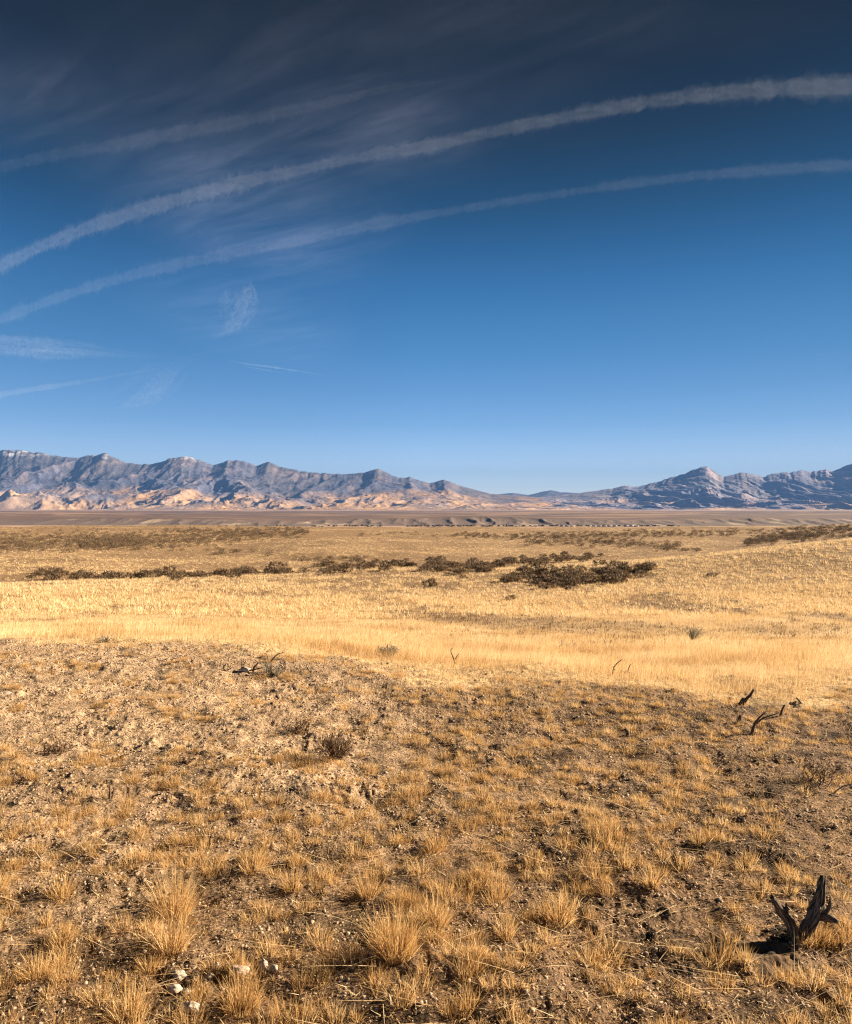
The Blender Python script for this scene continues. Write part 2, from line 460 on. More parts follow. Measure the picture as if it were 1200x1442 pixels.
# --- tufts that stand out in the photograph: things
TUFTS = [ # px, py of base, width px, height px, blades, label
 (556,1342,105,92,420,'largest straw tuft, a dense golden clump low in the middle of the photo'),
 (242,1345,75,75,260,'tall spiky straw tuft rising behind the white stones'),
 (245,1288,85,85,300,'tall double clump of straw just behind the spiky tuft near the white stones'),
 (614,1300,60,58,220,'golden tuft just behind and right of the largest straw tuft'),
 (517,1262,55,62,160,'thin tuft with long leaning stems behind the largest straw tuft'),
 (356,1228,52,42,160,'neat rounded tuft in front of dark soil, upper left of the largest tuft'),
 (412,1252,42,44,130,'small upright tuft right of the neat rounded tuft'),
 (88,1262,56,44,170,'low orange tuft with a dark shadow patch at its left'),
 (54,1376,75,48,200,'broad tuft near the lower left corner beside dark soil'),
 (182,1436,85,62,210,'tuft cut by the bottom edge of the photo, below the white stones'),
 (705,1262,50,36,150,'compact tuft right of the gap behind the largest tuft'),
 (785,1296,80,46,220,'wide low tuft midway between largest tuft and the dead stump'),
 (712,1322,40,50,120,'narrow tuft casting a dark shadow to its left near bottom middle'),
 (668,1372,46,30,110,'small tuft at the right foot of the largest straw tuft'),
 (917,1250,36,38,110,'upright bright tuft left of the dead stump'),
 (1015,1352,70,40,180,'low orange tuft at the left end of the stump shadow'),
 (1150,1330,85,34,260,'orange grass tuft growing against the foot of the dead stump'),
 (614,1198,44,36,120,'small bright tuft in the middle of the knoll'),
 (588,1118,60,32,130,'tuft with long flat stems in mid knoll, right of the dark twiggy bush'),
 (680,1130,42,28,100,'pale small tuft right of the flat stemmed tuft'),
 (66,1306,24,34,60,'thin little tuft standing alone at the far left'),
 (865,1180,44,32,110,'tuft with one upright stem in the right half of the knoll'),
 (340,1418,90,70,200,'loose tuft at the bottom edge right of the white stones'),
 (915,1010,0,0,0,''),
]
for (px, py, wp, hp, nb, lab) in TUFTS:
    if not nb: continue
    x, y, z, ok = hit(px, py); x, y, z = x[0], y[0], z[0]
    rad = wp / F * y * .5; hh = hp / F * y
    V, T, A = tuft_blades(np.array([x]), np.array([y]), np.array([rad * .5]), int(nb * 1.15), np.array([hh * .92]), np.array([.55]), .0024)
    V = V - np.array([x, y, z])
    o = link('grass_tuft', mesh_tris('grass_tuft', V, T, attrs={'tint': A}), M_grass, loc=(x, y, z))
    tag(o, lab, 'grass tuft', 'straw tufts standing out on the bare knoll')

# --- bare knoll: tufts nobody could count, stubble, litter
SX, SY = hit(1078, 1346)[0][0], hit(1078, 1346)[1][0]
def keep_on_knoll(x, y, soft=.3): return (bare_edge(x, y) < soft) & (((x - SX) / .10) ** 2 + ((y - SY) / .11) ** 2 > 1)
x, y = wedge(9000, 2.0, 10.5, p=1.45)
cl = fbm(x / .55, y / .55, 3, 30) + .4 * fbm(x / 2.3, y / 2.3, 2, 33)
t = x / y
pale = sstep(.1, -.45, t) * sstep(3.6, 5.5, y)
k = (cl > -.27 + .60 * pale) & keep_on_knoll(x, y)
x, y = x[k], y[k]; m = len(x)
big = rng.random(m)
big = big ** 1.7; rad = .011 + .036 * big ** 1.4; hh = .027 + .068 * big * (.5 + .5 * rng.random(m)) ; hh *= np.where(y > 4.5, .85, 1)
P = []
for lo, hi, nb in ((0, .3, 34), (.3, .7, 75), (.7, 1.01, 135)):
    s = (big >= lo) & (big < hi)
    P.append(tuft_blades(x[s], y[s], rad[s], nb, hh[s], np.full(s.sum(), .6), .0021, 3))
V, T, A = join(P)
tag(link('grass', mesh_tris('grass', V, T, attrs={'tint': A}), M_grass), kind='stuff')

x, y = wedge(160000, 1.9, 10.5, p=1.15)
k = keep_on_knoll(x, y, .2) & (fbm(x / .4, y / .4, 3, 36) + .35 * fbm(x / 1.6, y / 1.6, 2, 39) > .04 + .30 * sstep(.1, -.5, x / y) * sstep(3, 5, y))
x, y = x[k], y[k]; n = len(x)
V, T, A = blades(x, y, H(x, y) - .003, .010 + .032 * rng.random(n) ** 2, .0016 + .0004 * y * rng.random(n), rng.random(n) * 6.28, .15 + .8 * rng.random(n), rng.normal(.3, .3, n), 2,
                 np.clip(rng.normal(.42, .24, n), 0, 1))
tag(link('grass', mesh_tris('grass', V, T, attrs={'tint': A}), M_grass), kind='stuff')

x, y = wedge(190000, 1.9, 10.0, p=1.15)
k = keep_on_knoll(x, y, .2); x, y = x[k], y[k]; n = len(x)
L = .008 + .05 * rng.random(n) ** 4
az = rng.random(n) * 6.28; ln = R(90) - np.abs(rng.normal(0, .22, n))
V, T, A = blades(x, y, H(x, y) + .004 + .008 * rng.random(n), L, .0022 + .0006 * y * rng.random(n), az, ln, rng.normal(0, .25, n), 2,
                 np.clip(rng.random(n) ** 1.7, 0, 1), face=az + np.pi / 2)
L = None
tag(link('plant_litter', mesh_tris('plant_litter', V, T, attrs={'tint': A}), M_litter), kind='stuff')
# long fallen stems
x, y = wedge(1900, 2.0, 9, p=1.2); k = keep_on_knoll(x, y); x, y = x[k], y[k]; n = len(x)
az = rng.normal(.15, .5, n) + np.pi * (rng.random(n) < .5); ln = R(82) + rng.normal(0, .1, n)
V, T, A = blades(x, y, H(x, y) + .016, .08 + .2 * rng.random(n), .0028 + 0 * y, az, ln, rng.normal(.12, .2, n), 5, np.clip(rng.normal(.8, .15, n), 0, 1), face=az + np.pi / 2)
tag(link('fallen_straw', mesh_tris('fallen_straw', V, T, attrs={'tint': A}), M_litter), kind='stuff')

# --- meadow beyond the knoll
def meadow(n, y0, y1, h0, h1, w0, wk, segs, p):
    x, y = wedge(n, y0, y1, .70, p)
    be = bare_edge(x, y)
    d = patch(x, y)     # same patches as the ground colour
    k = (be > -1.7) & (rng.random(len(x)) < sstep(-1.7, 1.7, be) ** 1.5 * (1 - .85 * d))
    x, y, d = x[k], y[k], d[k]; n = len(x)
    h = (h0 + (h1 - h0) * rng.random(n)) * (.75 + .5 * sstep(-.3, .4, fbm(x / 3, y / 3, 2, 90)))
    h = h * (.7 + .8 * sstep(-.3, .5, fbm(x / .35, y / .45, 2, 95)))
    h = h * (.35 + .65 * sstep(-1.2, 3.5, bare_edge(x, y))) * (1 - .35 * sstep(40, 120, y))
    w = (w0 + wk * y) * (.6 + .8 * rng.random(n))
    az = rng.normal(0.1, .9, n)
    tint = np.clip(rng.normal(.55, .2, n) + .45 * fbm(x / 2.5, y / 2.5, 3, 92) - .12 * d, 0, 1)
    return blades(x, y, H(x, y) - .01, h, w, az, np.abs(rng.normal(.15, .2, n)), rng.normal(.2, .2, n), segs, tint)
for args in ((330000, 6.0, 16, .05, .15, .0016, .00013, 3, 1.2), (400000, 14, 46, .05, .16, .0015, .00022, 2, 1.0), (150000, 42, 330, .10, .22, .006, .00042, 1, 0)):
    V, T, A = meadow(*args)
    tag(link('grass', mesh_tris('grass', V, T, attrs={'tint': A}), M_meadow), kind='stuff')

# bunches of straw on the far slopes, one shape too many to count
x, y = wedge(46000, 34, 360, .7, 0)
d = patch(x, y); k = rng.random(len(x)) < 1 - .72 * d; x, y = x[k], y[k]; m = len(x)
V, T, A = tuft_blades(x, y, (.10 + .16 * rng.random(m)) * (1 + .8 * sstep(60, 260, y)), 12, .16 + .16 * rng.random(m), np.full(m, .7), .034, 1)
A = np.clip(A + .12, 0, 1)
tag(link('grass', mesh_tris('grass', V, T, attrs={'tint': A}), M_meadow), kind='stuff')

# --- small dark clusters standing in for shadows and bare gaps among the straw
x, y = wedge(46000, 17, 340, .7, 0)
d = patch(x, y)
k = (bare_edge(x, y) > .4) & (rng.random(len(x)) < .02 + .08 * sstep(20, 50, y) + .75 * d); x, y = x[k], y[k]
m = len(x)
V, T, A = tuft_blades(x, y, (.05 + .22 * rng.random(m)) * (1 + 1.4 * sstep(60, 250, y)), 9, (.08 + .14 * rng.random(m)) * (1 + .9 * sstep(70, 200, y)), np.full(m, .8), .02, 1)
tag(link('shadow_tufts', mesh_tris('shadow_tufts', V, T, attrs={'tint': A}), M_weed), kind='stuff')
# small dark dead weeds on the knoll
x, y = wedge(900, 2.2, 9.5, .7, 1.3); k = keep_on_knoll(x, y, .0); x, y = x[k], y[k]; m = len(x)
V, T, A = tuft_blades(x, y, .02 + .03 * rng.random(m), 22, .02 + .04 * rng.random(m), np.full(m, 1.1), .0035, 2)
tag(link('dead_weeds', mesh_tris('dead_weeds', V, T, attrs={'tint': A}), M_weed), kind='stuff')

# ------------------------------------------------------------------ gravel
def pebbles(x, y, s):
    ico = np.array([(0,0,1),(.89,0,.45),(.28,.85,.45),(-.72,.53,.45),(-.72,-.53,.45),(.28,-.85,.45),(.72,.53,-.45),(-.28,.85,-.45),(-.89,0,-.45),(-.28,-.85,-.45),(.72,-.53,-.45),(0,0,-1)])
    tr = np.array([(0,1,2),(0,2,3),(0,3,4),(0,4,5),(0,5,1),(1,6,2),(2,7,3),(3,8,4),(4,9,5),(5,10,1),(6,7,2),(7,8,3),(8,9,4),(9,10,5),(10,6,1)])
    n = len(x); a = rng.random(n) * 6.28
    V = ico[None] * (1 + .35 * (rng.random((n, 12, 1)) - .5)) * s[:, None, None] * np.stack([.7 + .7 * rng.random(n), .7 + .7 * rng.random(n), .4 + .4 * rng.random(n)], 1)[:, None]
    X = V[..., 0] * np.cos(a)[:, None] - V[..., 1] * np.sin(a)[:, None]; Y = V[..., 0] * np.sin(a)[:, None] + V[..., 1] * np.cos(a)[:, None]
    V = np.stack([X + x[:, None], Y + y[:, None], V[..., 2] + (H(x, y) + s * .2)[:, None]], -1)
    return V.reshape(-1, 3), (tr[None] + (np.arange(n) * 12)[:, None, None]).reshape(-1, 3)
x, y = wedge(70000, 1.9, 10, .72, 1.1); k = keep_on_knoll(x, y, .0) & (fbm(x / .5, y / .5, 2, 44) > -.25); x, y = x[k], y[k]
V, T = pebbles(x, y, (.0025 + .007 * rng.random(len(x)) ** 4) * (.8 + .09 * y))
g = mesh_tris('gravel', V, T); tag(link('gravel', g, M_gravel), kind='stuff')

# ------------------------------------------------------------------ wood and stones
def tube(pts, radii, nseg=14, ridge=.18, twist=1.5, seed=1, jag=0.0, sub=6):
    """weathered stick along a polyline: grooved, twisting, with a jagged broken end"""
    P = np.array(pts, float); Rr = np.array(radii, float)
    u = np.linspace(0, len(P) - 1, (len(P) - 1) * sub + 1)
    C = np.stack([smooth_interp(u, np.arange(len(P)), P[:, i]) for i in range(3)], 1)
    rad = np.interp(u, np.arange(len(P)), Rr)
    Tn = np.gradient(C, axis=0); Tn /= np.linalg.norm(Tn, axis=1)[:, None]
    ref = np.array([0, 1, 0.2]); A = np.cross(Tn, ref); A /= np.linalg.norm(A, axis=1)[:, None]; B = np.cross(Tn, A)
    th = np.linspace(0, 2 * np.pi, nseg, endpoint=False)
    Lm = len(u); V = []; G = []
    for i in range(Lm):
        ph = th + twist * i / Lm
        g = 1 + ridge * (gn(np.cos(th) * 2.1 + seed, np.sin(th) * 2.1 + i * .10, seed) * 1.4 + .6 * gn(np.cos(th) * 5 + seed, np.sin(th) * 5 + i * .15, seed + 1))
        g = g * (1 + .12 * gn(np.array([i * .45]), np.array([seed * 1.0]), seed)[0])
        rr = rad[i] * g
        p = C[i][None] + rr[:, None] * (np.cos(ph)[:, None] * A[i] + np.sin(ph)[:, None] * B[i])
        if jag and i == Lm - 1:
            p = p + Tn[i] * (jag * rad[i] * 2.2 * (gn(np.cos(th) * 1.7, np.sin(th) * 1.7 + seed, seed + 3) + .2))[:, None]
        V.append(p); G.append(np.stack([np.cos(th) * .8, np.sin(th) * .8, np.full(nseg, u[i] * .22)], 1))
    V = np.vstack(V + [C[:1], C[-1:] - Tn[-1:] * rad[-1] * .4]); G = np.vstack(G + [[[0, 0, 0]], [[0, 0, u[-1] * .3]]])
    Q = grid_quads(Lm, nseg, True)
    T = np.vstack([Q[:, [0, 1, 2]], Q[:, [0, 2, 3]]])
    j = np.arange(nseg); c0 = Lm * nseg
    T = np.vstack([T, np.stack([np.full(nseg, c0), (j + 1) % nseg, j], 1), np.stack([np.full(nseg, c0 + 1), (Lm - 1) * nseg + j, (Lm - 1) * nseg + (j + 1) % nseg], 1)])
    return V, T, G
def wood_obj(name, tubes, m, parent=None, origin=(0, 0, 0)):
    Vs, Ts, Gs = [], [], []; off = 0
    for V, T, G in tubes:
        Vs.append(V); Ts.append(T + off); Gs.append(G); off += len(V)
    V = np.vstack(Vs) - np.array(origin); T = np.vstack(Ts); G = np.vstack(Gs)
    me = bpy.data.meshes.new(name)
    me = mesh_tris(name, V, T)
    at = me.attributes.new('grain', 'FLOAT_VECTOR', 'POINT'); at.data.foreach_set('vector', np.ascontiguousarray(G, np.float32).ravel())
    o = link(name, me, m, parent)
    if parent is None: o.location = origin
    return o
def P3(px, py, d): return ((px - HX) / F * d, d, EYE - (py - HY) / F * d)

def dead_stump():
    x, y, z, ok = hit(1128, 1325); d = y[0]; o0 = (x[0], d, z[0])
    u = d / F
    root = empty('dead_stump', o0); d0 = u; u = u * .86
    tag(root, 'dead grey forked stump sticking up from the grass near the lower right corner', 'stump')
    # upright trunk
    tr = tube([P3(1131, 1336, d), P3(1133, 1318, d), P3(1143, 1298, d + .01), P3(1151, 1278, d + .02), P3(1155, 1258, d + .02), P3(1159, 1238, d + .03)],
              [9 * u, 8.5 * u, 9.5 * u, 10.5 * u, 7.2 * u, 4.0 * u], 26, .42, 1.6, 3, 1.3, 9)
    stub = tube([P3(1155, 1290, d + .01), P3(1166, 1292, d - .01), P3(1179, 1298, d - .03)], [7.5 * u, 6 * u, 2.6 * u], 14, .35, .6, 5, 1.0)
    sliver = tube([P3(1160, 1290, d), P3(1168, 1276, d), P3(1169, 1262, d)], [4 * u, 2.8 * u, .8 * u], 9, .3, .5, 6, .5)
    wood_obj('trunk', [tr, stub, sliver], M_wood, root, o0)
    a = tube([P3(1127, 1338, d), P3(1120, 1320, d - .005), P3(1113, 1302, d - .01), P3(1101, 1284, d - .02), P3(1092, 1270, d - .03), P3(1087, 1263, d - .03)],
             [9.5 * u, 8.5 * u, 8 * u, 6.5 * u, 5 * u, 3 * u], 22, .45, 1.3, 8, 1.4, 8)
    b = tube([P3(1106, 1290, d - .015), P3(1108, 1280, d), P3(1107, 1272, d)], [4.5 * u, 3 * u, 1 * u], 10, .3, .5, 9, .5)
    c = tube([P3(1122, 1330, d), P3(1131, 1316, d), P3(1140, 1306, d)], [7 * u, 6 * u, 6 * u], 14, .3, .5, 10)
    wood_obj('branch', [a, b, c], M_wood, root, o0)
    r1 = tube([P3(1124, 1330, d + .0), P3(1108, 1325, d + .02), P3(1090, 1324, d + .03), P3(1074, 1328, d + .04), P3(1060, 1334, d + .04), P3(1040, 1341, d + .04)],
              [11 * u, 15 * u, 16 * u, 15 * u, 11 * u, 4 * u], 18, .5, 1.2, 12, 1.2, 7)
    r2 = tube([P3(1076, 1330, d + .03), P3(1077, 1321, d + .03), P3(1074, 1316, d + .02)], [5 * u, 4 * u, 2 * u], 10, .4, .4, 14, 1)
    r3 = tube([P3(1104, 1352, d - .09), P3(1086, 1349, d - .09), P3(1066, 1350, d - .09), P3(1052, 1352, d - .09)], [5 * u, 9 * u, 9 * u, 4 * u], 16, .55, .8, 15, 1.2, 7)
    wood_obj('root', [r1, r2, r3], M_darkwood, root, o0)
dead_stump()

def stick(name, lab, cat, lines, m=None, group=None, segs=7):
    """lines: polylines of (px, py) with a px radius at each end; the first point stands on the ground"""
    x, y, z, ok = hit(lines[0][0][0][0], lines[0][0][0][1]); d = y[0]; u = d / F
    ts = []
    for i, (pts, r0, r1) in enumerate(lines):
        pp = [P3(a, b, d + (j * .01 if i % 2 else -j * .008)) for j, (a, b) in enumerate(pts)]
        if i == 0: pp[0] = (pp[0][0], pp[0][1], pp[0][2] - .015)
        ts.append(tube(pp, np.linspace(r0, r1, len(pp)) * u * .72, segs, .3, .8, 20 + i + int(pts[0][0]) % 50, .8, 4))
    o = wood_obj(name, ts, m or M_twig, None, (x[0], d, z[0]))
    tag(o, lab, cat, group); return o
stick('dead_stick', 'short thick dark stick leaning right out of the grass edge', 'stick', [([(1042, 995), (1050, 986), (1056, 979), (1061, 971)], 3.6, 2.2), ([(1050, 986), (1046, 984), (1040, 992)], 2.6, 1.5)])
stick('dead_stick', 'small upright dark stick just right of the forked branch', 'stick', [([(1098, 1009), (1101, 1001), (1105, 993)], 2.5, 1.8)])
stick('dead_branch', 'forked dead branch with a pale strip, standing between the small sticks at right', 'branch', [([(1058, 1034), (1062, 1022), (1068, 1012), (1079, 1002)], 4, .8), ([(1064, 1020), (1074, 1012), (1090, 1006), (1098, 1003)], 1.6, 1.0)])
stick('wood_knob', 'stubby dark wood knob left of the forked dead branch', 'wood', [([(1041, 1019), (1042, 1012), (1043, 1007)], 4.5, 3.0)])
stick('dead_stick', 'tiny leaning stick near the right edge at the grass border', 'stick', [([(1130, 990), (1125, 986), (1122, 983)], 2, 1.4)])
stick('dead_twig', 'thin curved twig poking up from the bright grass, right of centre', 'twig', [([(863, 951), (864, 942), (869, 934), (876, 929)], 1.5, .6), ([(866, 944), (863, 938)], 1, .6)], segs=6)
stick('dead_twig', 'splayed twig lying beside the thin curved twig in the bright grass', 'twig', [([(882, 949), (885, 942), (888, 935)], 1.5, .7), ([(882, 947), (876, 945)], 1.3, .6), ([(884, 946), (895, 951)], 1.4, .6)], segs=6)
stick('dead_twig', 'thin hooked twig in the bright grass near the middle', 'twig', [([(642, 935), (638, 925), (635, 916), (638, 912)], 1.3, .6), ([(641, 928), (647, 920)], .8, .5)], segs=6)
stick('dead_twig', 'curly dark twig tangle at the grass edge, beside the small pale stone', 'twig', [([(356, 948), (358, 940), (363, 934), (360, 930)], 2.2, .9), ([(350, 946), (343, 940), (338, 943)], 2.4, 1.2), ([(352, 944), (362, 942), (374, 939)], 1.8, .7), ([(343, 946), (340, 938), (346, 934)], 1.5, .7)], segs=6)
stick('dead_twig', 'low curly dark twig behind the pale stone at the grass edge', 'twig', [([(380, 932), (386, 926), (392, 921), (400, 919)], 1.7, .7), ([(384, 928), (392, 929), (398, 926)], 1.5, .6), ([(378, 930), (376, 922)], 1.3, .6)], segs=6)
stick('dead_twig', 'small dark twig left of the tangle at the grass edge', 'twig', [([(320, 946), (315, 940), (319, 934)], 2.0, .8), ([(320, 944), (327, 940)], 1.6, .7), ([(316, 944), (309, 943)], 1.5, .6)], segs=6)
stick('dead_twig', 'small three-pronged twig on the pale soil at left', 'twig', [([(108, 1032), (110, 1022), (118, 1018)], 1.6, .8), ([(109, 1024), (104, 1018)], 1.3, .6), ([(110, 1026), (120, 1027)], 1.2, .6)], segs=6)
stick('split_stake', 'small split wooden stub with a pale side, at left on the knoll', 'wood', [([(154, 1126), (155, 1116), (154, 1104)], 2.8, 1.2), ([(157, 1126), (160, 1117), (160, 1108)], 1.8, .8)])
stick('dead_twig', 'dark gnarled wood lump half buried in straw, right of centre on the knoll', 'wood', [([(884, 1038), (884, 1031), (880, 1027)], 5, 2.5), ([(888, 1038), (898, 1036), (906, 1028)], 3.5, 2.0), ([(880, 1036), (872, 1038)], 3, 1.5)])
stick('fallen_branch', 'pale fallen branch lying in the grass at the right edge', 'branch', [([(1170, 1118), (1180, 1112), (1192, 1106), (1212, 1102)], 1.8, 1.2), ([(1184, 1110), (1180, 1103)], 1.3, .6)], M_palewood)
stick('fallen_branch', 'short pale stick lying on the soil beside the dark wood lump', 'branch', [([(920, 1036), (928, 1033), (936, 1033)], 1.6, 1.0)], M_palewood)
stick('pale_stub', 'small bleached wood stub at the bottom edge in the middle', 'wood', [([(549, 1418), (549, 1408), (547, 1400)], 3.6, 2.0), ([(553, 1418), (553, 1411)], 2.0, 1.2)], M_palewood)
stick('fallen_branch', 'thin pale stick on the bare soil left of the twiggy bush', 'branch', [([(164, 1066), (172, 1064), (182, 1062)], 1.4, 1.0)], M_palewood)

def stone(px, py, w, h, lab, name='white_stone'):
    x, y, z, ok = hit(px, py); d = y[0]; s = w / F * d / 2 * 1.15
    nu, nv = 22, 14
    th = np.linspace(0, 2 * np.pi, nu, endpoint=False); ph = np.linspace(.05, np.pi - .05, nv)
    TT, PP = np.meshgrid(th, ph, indexing='xy')
    dx = np.cos(TT) * np.sin(PP); dy = np.sin(TT) * np.sin(PP); dz = np.cos(PP)
    r = 1 + .30 * gn(dx * 1.3 + px * .37, dy * 1.3 + dz * .9, 5) + .12 * gn(dx * 3 + px * .37, dy * 3 + dz * 2, 6)
    V = np.stack([dx * r * s, dy * r * s * .8, dz * r * s * (h / w) * 1.3], -1).reshape(-1, 3)
    V = np.vstack([V, V[:nu].mean(0)[None], V[-nu:].mean(0)[None]])
    Q = grid_quads(nv, nu, True); T = np.vstack([Q[:, [0, 2, 1]], Q[:, [0, 3, 2]]])
    j = np.arange(nu); a = nu * nv
    T = np.vstack([T, np.stack([np.full(nu, a), j, (j + 1) % nu], 1), np.stack([np.full(nu, a + 1), (nv - 1) * nu + (j + 1) % nu, (nv - 1) * nu + j], 1)])
    fn = np.cross(V[T[:, 1]] - V[T[:, 0]], V[T[:, 2]] - V[T[:, 0]]); inw = (fn * V[T].mean(1)).sum(1) < 0
    T[inw] = T[inw][:, ::-1]
    o = link(name, mesh_tris(name, V, T), M_rock, loc=(x[0], d, z[0] + s * h / w * .15))
    tag(o, lab, 'stone', 'white stones half buried near the lower left')
for (px, py, w, h, lab) in [
    (252, 1375, 17, 9, 'flat white stone, leftmost of the row near the tall spiky tuft'),
    (336, 1371, 22, 10, 'long flat white stone in the middle of the row'),
    (371, 1365, 13, 15, 'pointed white stone standing at the right end of the row'),
    (386, 1366, 11, 8, 'small white stone touching the pointed one on its right'),
    (306, 1364, 8, 10, 'small upright white stone left of the long flat one'),
    (296, 1378, 10, 7, 'small low white stone between the leftmost and the long flat one'),
    (246, 1401, 18, 9, 'dull white stone in front of the leftmost one'),
    (262, 1400, 12, 7, 'small dull stone right of the dull white one'),
    (268, 1424, 20, 12, 'pale rounded stone lowest in the photo'),
    (346, 946, 11, 7, 'small pale stone under the curly twig tangle at the grass edge'),
    (8, 977, 14, 3, 'thin white flat stone at the left edge of the pale soil')]:
    stone(px, py, w, h, lab)

# ------------------------------------------------------------------ shrubs
def twig_bush(n, rad, hgt, w, leafy, seed):
    """many splayed branching stems, some with tiny leaves"""
    az = rng.random(n) * 6.28
    x = rng.normal(0, rad * .12, n); y = rng.normal(0, rad * .12, n)
    ln = .15 + .75 * rng.random(n)
    h = hgt * (.6 + .5 * rng.random(n))
    P = [blades(x, y, np.zeros(n) - .01, h, np.full(n, w), az, ln, rng.normal(.0, .3, n), 5, rng.random(n) * .5, face=rng.random(n) * 3.14)]
    q = 5
    k = np.repeat(np.arange(n), q); u = .35 + .6 * rng.random(n * q)
    hx = h[k] * u * np.sin(ln[k]); hz = h[k] * u * np.cos(ln[k])
    m = len(k)
    P.append(blades(x[k] + np.cos(az[k]) * hx, y[k] + np.sin(az[k]) * hx, hz, h[k] * .38 * rng.random(m), np.full(m, w * .75), az[k] + rng.normal(0, .9, m), ln[k] * .7 + rng.normal(0, .4, m), rng.normal(0, .3, m), 3, .2 + .6 * rng.random(m)))
    if leafy:
        k = rng.integers(0, m, int(leafy)); u = rng.random(len(k))
        b = rng.random(len(k)) * n; i = b.astype(int)
        uu = .3 + .75 * rng.random(len(k)); hx = h[i] * uu * np.sin(ln[i]); hz = h[i] * uu * np.cos(ln[i])
        jx = rng.normal(0, rad * .12, len(k)); jy = rng.normal(0, rad * .12, len(k))
        P.append(blades(x[i] + np.cos(az[i]) * hx + jx, y[i] + np.sin(az[i]) * hx + jy, hz, rad * (.06 + .1 * rng.random(len(k))), np.full(len(k), rad * .035), rng.random(len(k)) * 6.28, rng.random(len(k)) * 1.2, rng.random(len(k)) * .3, 1, .4 + .6 * rng.random(len(k))))
    return join(P)
def place_bush(name, px, py, wp, hp, n, leafy, m, lab, cat='shrub'):
    x, y, z, ok = hit(px, py); d = y[0]
    V, T, A = twig_bush(n, wp / F * d / 2, hp / F * d, max(.003, .9 * d / F), leafy, 1)
    V[:, 0] *= wp / 2 / F * d / max(np.percentile(np.abs(V[:, 0]), 96), 1e-3)
    V[:, 1] *= wp / 2 / F * d / max(np.percentile(np.abs(V[:, 1]), 96), 1e-3)
    o = link(name, mesh_tris(name, V, T, attrs={'tint': A}), m, loc=(x[0], d, z[0]))
    tag(o, lab, cat)
place_bush('dead_bush', 472, 1068, 50, 36, 130, 500, M_weed, 'dark twiggy dead bush casting a black shadow on the bare knoll')
place_bush('grey_shrub', 976, 902, 24, 22, 46, 700, M_greysage, 'grey green shrub standing alone in the bright grass at right')
place_bush('grey_shrub', 548, 925, 30, 17, 60, 260, M_greysage, 'small silvery grey shrub at the front of the bright grass, centre')
place_bush('grey_shrub', 388, 953, 34, 20, 46, 120, M_greysage, 'pale wispy shrub on bare soil right of the curly twig tangle')
place_bush('grey_shrub', 150, 905, 22, 10, 30, 100, M_greysage, 'small grey shrub at the left edge of the bright grass')
place_bush('dead_bush', 262, 1075, 0 + 26, 14, 30, 60, M_weed, 'small brown dead bush on the knoll left of the twiggy bush')
place_bush('dead_bush', 420, 1032, 40, 18, 40, 110, M_weed, 'low reddish brown dead bush behind the dark twiggy bush')
place_bush('dead_bush', 1150, 1105, 60, 34, 46, 90, M_weed, 'loose tangle of brown stems near the right edge')
place_bush('dead_bush', 82, 1060, 46, 20, 34, 90, M_weed, 'low brown dead bush with a dark shadow on the pale soil at left')

# sagebrush: six shapes, copied
def sage_mesh(i, nclump, nleaf):
    a = rng.random(nclump) * 6.28; e = np.arcsin(rng.random(nclump) ** .8); r = .34 + .2 * rng.random(nclump)
    cx, cy, cz = r * np.cos(a) * np.cos(e) * 1.15, r * np.sin(a) * np.cos(e), .08 + r * np.sin(e) * 1.05
    k = np.repeat(np.arange(nclump), nleaf); m = len(k)
    jx, jy, jz = rng.normal(0, .07, m).clip(-.11, .11), rng.normal(0, .07, m).clip(-.11, .11), rng.normal(0, .055, m).clip(-.09, .09)
    tint = np.clip(rng.normal(.45, .25, m) + .2 * rng.normal(0, 1, nclump)[k], 0, 1)
    az = np.arctan2(cy, cx)[k] + rng.normal(0, .8, m)
    P = [blades(cx[k] + jx, cy[k] + jy, cz[k] + jz - .04, .07 + .09 * rng.random(m), .035 + .03 * rng.random(m), az, rng.random(m) * 1.1, 0 * jx, 1, tint)]
    L = np.sqrt(cx**2 + cy**2 + (cz + .05)**2); o = np.zeros(nclump)
    P.append(blades(o, o, o - .05, L, o + .028, np.arctan2(cy, cx), np.arccos(np.clip((cz + .05) / L, 0, 1)), o, 2, o + .05))
    V, T, A = join(P)
    me = mesh_tris('sagebrush', V, T, attrs={'tint': A}); me.materials.append(M_sage); return me, (V, T, A)
protos = [sage_mesh(i, 34 + 4 * i, 13) for i in range(6)]

